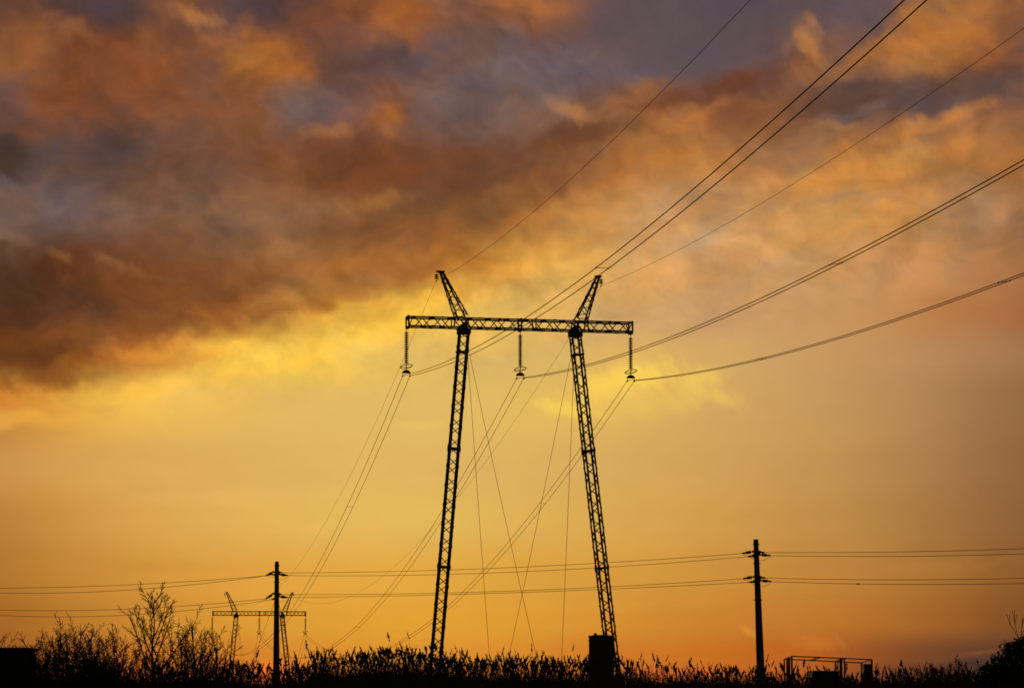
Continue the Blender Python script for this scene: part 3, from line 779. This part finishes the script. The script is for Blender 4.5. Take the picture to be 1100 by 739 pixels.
def limb(mb, rnd, p, d, L, r, level, up=.22, minr=.008, shoots=7, sp=.62):
    seg = 7 if level > 1 else 4
    pts = [p.copy()]; rs = [r]; q = p.copy(); dd = d.normalized()
    kink = .15 if level > 1 else .19
    for i in range(seg):
        dd = (dd + Vector((rnd.uniform(-kink, kink), rnd.uniform(-kink, kink), rnd.uniform(-kink, kink) * .6 + up))).normalized()
        q = q + dd * (L / seg); pts.append(q.copy()); rs.append(max(minr, r * (1 - .72 * (i + 1) / seg)))
    mb.tube(pts, rs, 5 if r > .02 else 3)
    if level <= 0: return
    ph = rnd.uniform(0, 2 * pi)
    for k in range(shoots):
        t = .22 + .76 * (k + rnd.uniform(0, .8)) / shoots; t = min(.98, t)
        i = min(seg - 1, int(t * seg)); b = pts[i].lerp(pts[i + 1], t * seg - i)
        ax = (pts[i + 1] - pts[i]).normalized(); ph += 2.4 + rnd.uniform(-.5, .5)
        a_ = ax.orthogonal().normalized(); c_ = ax.cross(a_); s_ = sp * rnd.uniform(.7, 1.3)
        nd = ax * cos(s_) + (a_ * cos(ph) + c_ * sin(ph)) * sin(s_)
        l2 = L * rnd.uniform(.26, .52) * (1.05 - .6 * t)
        limb(mb, rnd, b, nd, l2, max(minr, rs[i] * .62), level - 1, up * .8, minr, max(3, shoots - 3) if level > 1 else 0, sp)

def bare_tree(x, y, H, W, seed, label, group, name='bare_tree'):
    rnd = random.Random(seed)
    z = terrain(x, y)
    T = thing(name, (x, y, z - .05), 0, label, 'tree', group)
    m = MB(); q = Vector((0, 0, 0)); pts = [q.copy()]; rs = [.08]; n = 12; trunkH = H * .93
    for i in range(n):
        q = q + Vector((rnd.uniform(-.05, .05), rnd.uniform(-.05, .05), trunkH / n)); pts.append(q.copy()); rs.append(.08 * (1 - .82 * (i + 1) / n))
    m.tube(pts, rs, 8)
    c = MB()
    for k in range(13):
        t = .36 + .61 * (k / 12) + rnd.uniform(-.01, .01); t = min(.98, t)
        i = min(n - 1, int(t * n)); b = pts[i].lerp(pts[i + 1], t * n - i)
        ph = k * 2.6 + rnd.uniform(-.3, .3); el = .98 + .05 * t
        d = Vector((cos(ph) * cos(el) * 1.15, sin(ph) * cos(el), sin(el)))
        L = H * (.54 - .38 * (t - .36) / .61) * rnd.uniform(.85, 1.1)
        limb(c, rnd, b, d, L, max(.024, .062 * (1.15 - t)), 2, .05, .0105, 8, .60)
    kz = H / sorted(v.z for v in c.v)[int(len(c.v) * .997)]; hw = sorted(abs(v.x) for v in c.v)[int(len(c.v) * .97)]; kx = W / hw
    for v in c.v: v.z *= kz; v.x *= kx; v.y *= kx
    m.v = [Vector((v.x * kx, v.y * kx, v.z * kz)) for v in m.v]
    m.build('trunk', MT['bark'], T)
    c.build('crown', MT['bark'], T)
    return T

def shrub(x, y, H, Wd, seed, label, group, stems=9, depth=2, name='bare_shrub'):
    rnd = random.Random(seed)
    m = MB()
    for k in range(int(stems * 1.3)):
        ph = rnd.uniform(0, 2 * pi); lean = rnd.uniform(.05, .75) * Wd / max(H, .1) * 1.7
        d = Vector((cos(ph) * lean, sin(ph) * lean * .7, 1)).normalized()
        limb(m, rnd, Vector((rnd.uniform(-.25, .25) * Wd, rnd.uniform(-.25, .25) * Wd, 0)), d, H * rnd.uniform(.72, 1.08), .020 + .004 * H, 2, .03, .0085, 9, .60)
    zs = sorted(v.z for v in m.v)[int(len(m.v) * .997)]; k = H / zs
    for v in m.v: v.z *= k
    o = m.build(name, MT['bark']); o.location = (x, y, terrain(x, y) - .05)
    return tag(o, label, 'shrub', group)

def at(xp, yp, Y):
    p = px(xp, yp, Y); return p.x, Y, p.z - terrain(p.x, Y)

x, y, H = at(167, 624, 108)
bare_tree(x, y, H, 1.16, 11, 'tall slender bare tree rising above the left bushes', 'bare trees at the left')
SH = [ # pixel x, pixel top, distance, width, stems
 (4, 679, 91, 1.4, 12), (30, 686, 92, 1.2, 9), (54, 674, 104, 1.0, 9), (84, 662, 100, 1.3, 10), (70, 680, 96, 1.2, 9), (110, 671, 104, 1.2, 10),
 (126, 664, 98, 1.1, 11), (97, 676, 94, 1.2, 8), (148, 686, 101, 1.1, 8), (187, 683, 104, 1.0, 7), (207, 652, 99, 1.3, 10), (228, 668, 103, 1.2, 8), (40, 690, 110, 1.5, 9), (138, 694, 108, 1.4, 8), (-25, 684, 98, 1.4, 9), (246, 700, 106, .8, 6)]
SL = {0: 'bare bush at the left edge, its twigs showing above the shed roof', 1: 'bare bush standing right in front of the shed', 3: 'highest bare bush between the shed and the tall bare tree', 4: 'small bush just right of the shed, below taller twigs',
      2: 'bare bush rising directly behind the right end of the shed', 5: 'bare bush midway between the highest bush and the tall tree', 6: 'dense dark bare bush just left of the tall bare tree',
      7: 'low bush in front, between the highest bush and the tall tree', 8: 'bare bush touching the left side of the tall tree trunk', 9: 'thin bare bush touching the right side of the tall tree trunk',
      10: 'wide bare shrub with long twigs right of the tall tree', 11: 'last bare shrub reaching towards the far tower', 12: 'low bush hidden low behind the shed', 13: 'low bush filling the gap left of the tall tree',
      14: 'bare bush cut by the left edge of the photo', 15: 'lowest small bush beside the reeds left of the far tower'}
for i, (xp, yp, Y, wd, st) in enumerate(SH):
    x, y, H = at(xp, yp, Y)
    shrub(x, y, H, wd, 100 + i, SL[i], 'bare bushes at the left', st, 4)
SR = [(958, 715, 112, 1.0, 8), (985, 711, 110, 1.0, 9), (1003, 708, 112, 1.1, 10), (1022, 710, 108, 1.0, 9), (1046, 712, 112, 1.0, 8), (940, 717, 114, .9, 7)]
SRL = ['small low shrub right of the pipe frame', 'second low shrub right of the pipe frame, in the hedge line', 'most upright twiggy shrub midway between pipe frame and dark tree',
       'low rounded shrub left of the dark leafy tree', 'low shrub touching the foot of the dark leafy tree', 'smallest shrub directly beside the pipe frame']
for i, (xp, yp, Y, wd, st) in enumerate(SR):
    x, y, H = at(xp, yp, Y)
    shrub(x, y, H, wd, 200 + i, SRL[i], 'low shrubs at the right', st, 4)

def leafy(x, y, H, W, seed, label, clumps, spikes):
    rnd = random.Random(seed)
    T = thing('leafy_tree', (x, y, terrain(x, y) - .05), 0, label, 'tree', 'dark leafy trees at the right edge')
    m = MB()
    for k in range(7):
        d = Vector((rnd.uniform(-.5, .5), rnd.uniform(-.5, .5), 1))
        branch(m, rnd, Vector((0, 0, 0)), d, H * .42, .07, 2, .5, .1, .008)
    for (sx, sz, tx_, tz) in spikes:
        branch(m, rnd, Vector((sx, 0, sz)), Vector((tx_ - sx, 0, tz - sz)), Vector((tx_ - sx, 0, tz - sz)).length * .72, .035, 2, .45, .25, .010, (3, 4), .4, .12)
    m.build('trunk', MT['bark'], T)
    c = MB()
    for (cx, cz, r) in clumps:
        for k in range(int(2200 * r * r)):
            v = Vector((rnd.gauss(0, 1), rnd.gauss(0, 1), rnd.gauss(0, 1))).normalized() * r * rnd.uniform(.35, 1.0) ** .6
            lump = 1 + .28 * sin(v.x * 9 + cx * 5) * sin(v.z * 11 + cz) 
            p = Vector((cx, rnd.uniform(-.4, .4), cz)) + v * lump
            a_ = Vector((rnd.uniform(-1, 1), rnd.uniform(-1, 1), rnd.uniform(-1, 1))).normalized() * rnd.uniform(.05, .09); b_ = a_.orthogonal().normalized() * rnd.uniform(.025, .05)
            n = len(c.v); c.v += [p - a_, p + b_, p + a_, p - b_]; c.f.append((n, n + 1, n + 2, n + 3))
    c.build('crown', MT['leaf'], T)
    return T
x, y, H = at(1092, 690, 100)
leafy(x, y, H, 1.5, 5, 'dark leafy tree with bare upright twigs at the right edge', [(-.15, 2.66, .60), (-.62, 2.32, .52), (-.95, 2.05, .5), (-.2, 2.95, .34), (.35, 2.9, .60), (.15, 3.2, .3), (-.2, 1.6, .8), (.9, 2.6, .7), (.8, 1.7, .9), (-1.15, 1.75, .45), (-.6, 1.0, .8), (.6, .8, .8)],
      [(.1, 2.6, -.02, 3.75), (.15, 2.8, .26, 3.6), (.3, 2.7, .5, 3.4), (-.6, 2.3, -.62, 2.95), (-.3, 2.5, -.35, 3.1)])

# ------------------------------------------------------------------ reeds and weeds (uncountable)
PROF = [(-400, 706), (0, 706), (120, 712), (200, 716), (240, 712), (262, 717), (300, 719), (325, 715), (345, 705), (380, 704), (400, 701), (430, 701), (470, 704), (500, 712), (560, 712), (600, 713), (640, 714), (668, 715),
        (690, 716), (712, 720), (735, 724), (760, 724), (775, 721), (800, 720), (825, 723), (838, 724), (860, 727), (930, 727), (948, 725), (1000, 724), (1050, 720), (1075, 711), (1100, 706), (1500, 708)]
PX = [p[0] for p in PROF]; PYv = [p[1] for p in PROF]
rng = np.random.default_rng(7)
def reeds(count, y0, y1, top_off, spread, name, plume_p, seed, leafn=(3, 6), tall=.02, dense=1.0):
    rnd = random.Random(seed)
    V_ = []; F_ = []
    half = .215
    for k in range(count):
        Y = rnd.uniform(y0, y1)
        X = rnd.uniform(-(half * Y + 6), half * Y + 6)
        if tall and rnd.random() > .62 + .30 * sin(X * 2.3 + Y * .35) + .25 * sin(X * 5.9 - Y * .2): continue
        xp = 550 + F * X / Y
        top = min(float(np.interp(xp, PX, PYv)) + top_off, 732)
        H = (735 - top) / F * 108 + 1.7
        wob = (.10 * sin(X * 1.3 + .3 * Y) + .09 * sin(X * 3.7 + .2 * Y) + .07 * sin(X * 8.3 + .1 * Y)) * (1.0 if xp < 650 else 1.25)
        h = H * (1 - abs(rnd.gauss(0, spread))) + wob
        isplume = rnd.random() < plume_p * (1 if 250 < xp < 650 else .45)
        if rnd.random() < tall: h = H + rnd.uniform(.15, .5); isplume = True
        if h < .4: continue
        lean = rnd.gauss(0.03, .10); ly = rnd.gauss(0, .05)
        base = np.array([X, Y, terrain(X, Y) - .05])
        def P(t): return base + np.array([lean * h * t * t * 1.2, ly * h * t * t, h * t])
        # stem: crossed ribbons -> thin three-sided tube
        w = rnd.uniform(.006, .011)
        n = len(V_)
        for t, ww in ((0, w), (.5, w * .8), (1, w * .45)):
            c = P(t)
            V_ += [c + (ww, 0, 0), c + (-ww * .5, ww * .87, 0), c + (-ww * .5, -ww * .87, 0)]
        for i in range(2):
            for q in range(3):
                F_.append((n + i * 3 + q, n + i * 3 + (q + 1) % 3, n + i * 3 + 3 + (q + 1) % 3, n + i * 3 + 3 + q))
        # leaves: arched blades
        for l in range(rnd.randint(*leafn)):
            t = rnd.uniform(.30, .86); b = P(t); ph = rnd.uniform(0, 2 * pi); L = rnd.uniform(.28, .6)
            dx, dy = cos(ph), sin(ph); up = rnd.uniform(.3, 1.0); wl = rnd.uniform(.007, .014)
            sx, sy = -dy * wl, dx * wl
            m1 = b + np.array([dx * L * .45, dy * L * .45, up * L * .45]); m2 = b + np.array([dx * L * .85, dy * L * .85, up * L * .45 - L * .12 * rnd.random()])
            n = len(V_)
            V_ += [b + (sx * .6, sy * .6, 0), b - (sx * .6, sy * .6, 0), m1 + (sx, sy, wl * .7), m1 - (sx, sy, wl * .7), m2]
            F_.append((n, n + 1, n + 3, n + 2)); F_.append((n + 2, n + 3, n + 4))
        # plume: drooping tuft of small blades
        if isplume:
            side = rnd.choice((-1, 1)) * rnd.uniform(.02, .15); ph = rnd.uniform(0, 2 * pi); Lp = rnd.uniform(.22, .38); fat = rnd.uniform(.45, 1.4)
            top_ = P(1)
            for q in range(11):
                t = q / 10; c = top_ + np.array([side * t, side * .5 * t, Lp * (t - .3)])
                ww = fat * .055 * (sin(pi * min(1, t * .85 + .12)) ** .8)
                a_ = rnd.uniform(0, 2 * pi); ax = cos(a_) * ww; ay = sin(a_) * ww; dz = rnd.uniform(.03, .075)
                n = len(V_)
                V_ += [c + (0, 0, -.03), c + (ax, ay, dz * .3), c + (ax * .4, ay * .4, dz), c + (-ax * .8, -ay * .8, dz * .5)]
                F_.append((n, n + 1, n + 2, n + 3))
    me = bpy.data.meshes.new(name)
    me.from_pydata([tuple(map(float, v)) for v in V_], [], F_)
    me.materials.append(MT['reed']); me.update()
    o = bpy.data.objects.new(name, me); COL.objects.link(o)
    return o
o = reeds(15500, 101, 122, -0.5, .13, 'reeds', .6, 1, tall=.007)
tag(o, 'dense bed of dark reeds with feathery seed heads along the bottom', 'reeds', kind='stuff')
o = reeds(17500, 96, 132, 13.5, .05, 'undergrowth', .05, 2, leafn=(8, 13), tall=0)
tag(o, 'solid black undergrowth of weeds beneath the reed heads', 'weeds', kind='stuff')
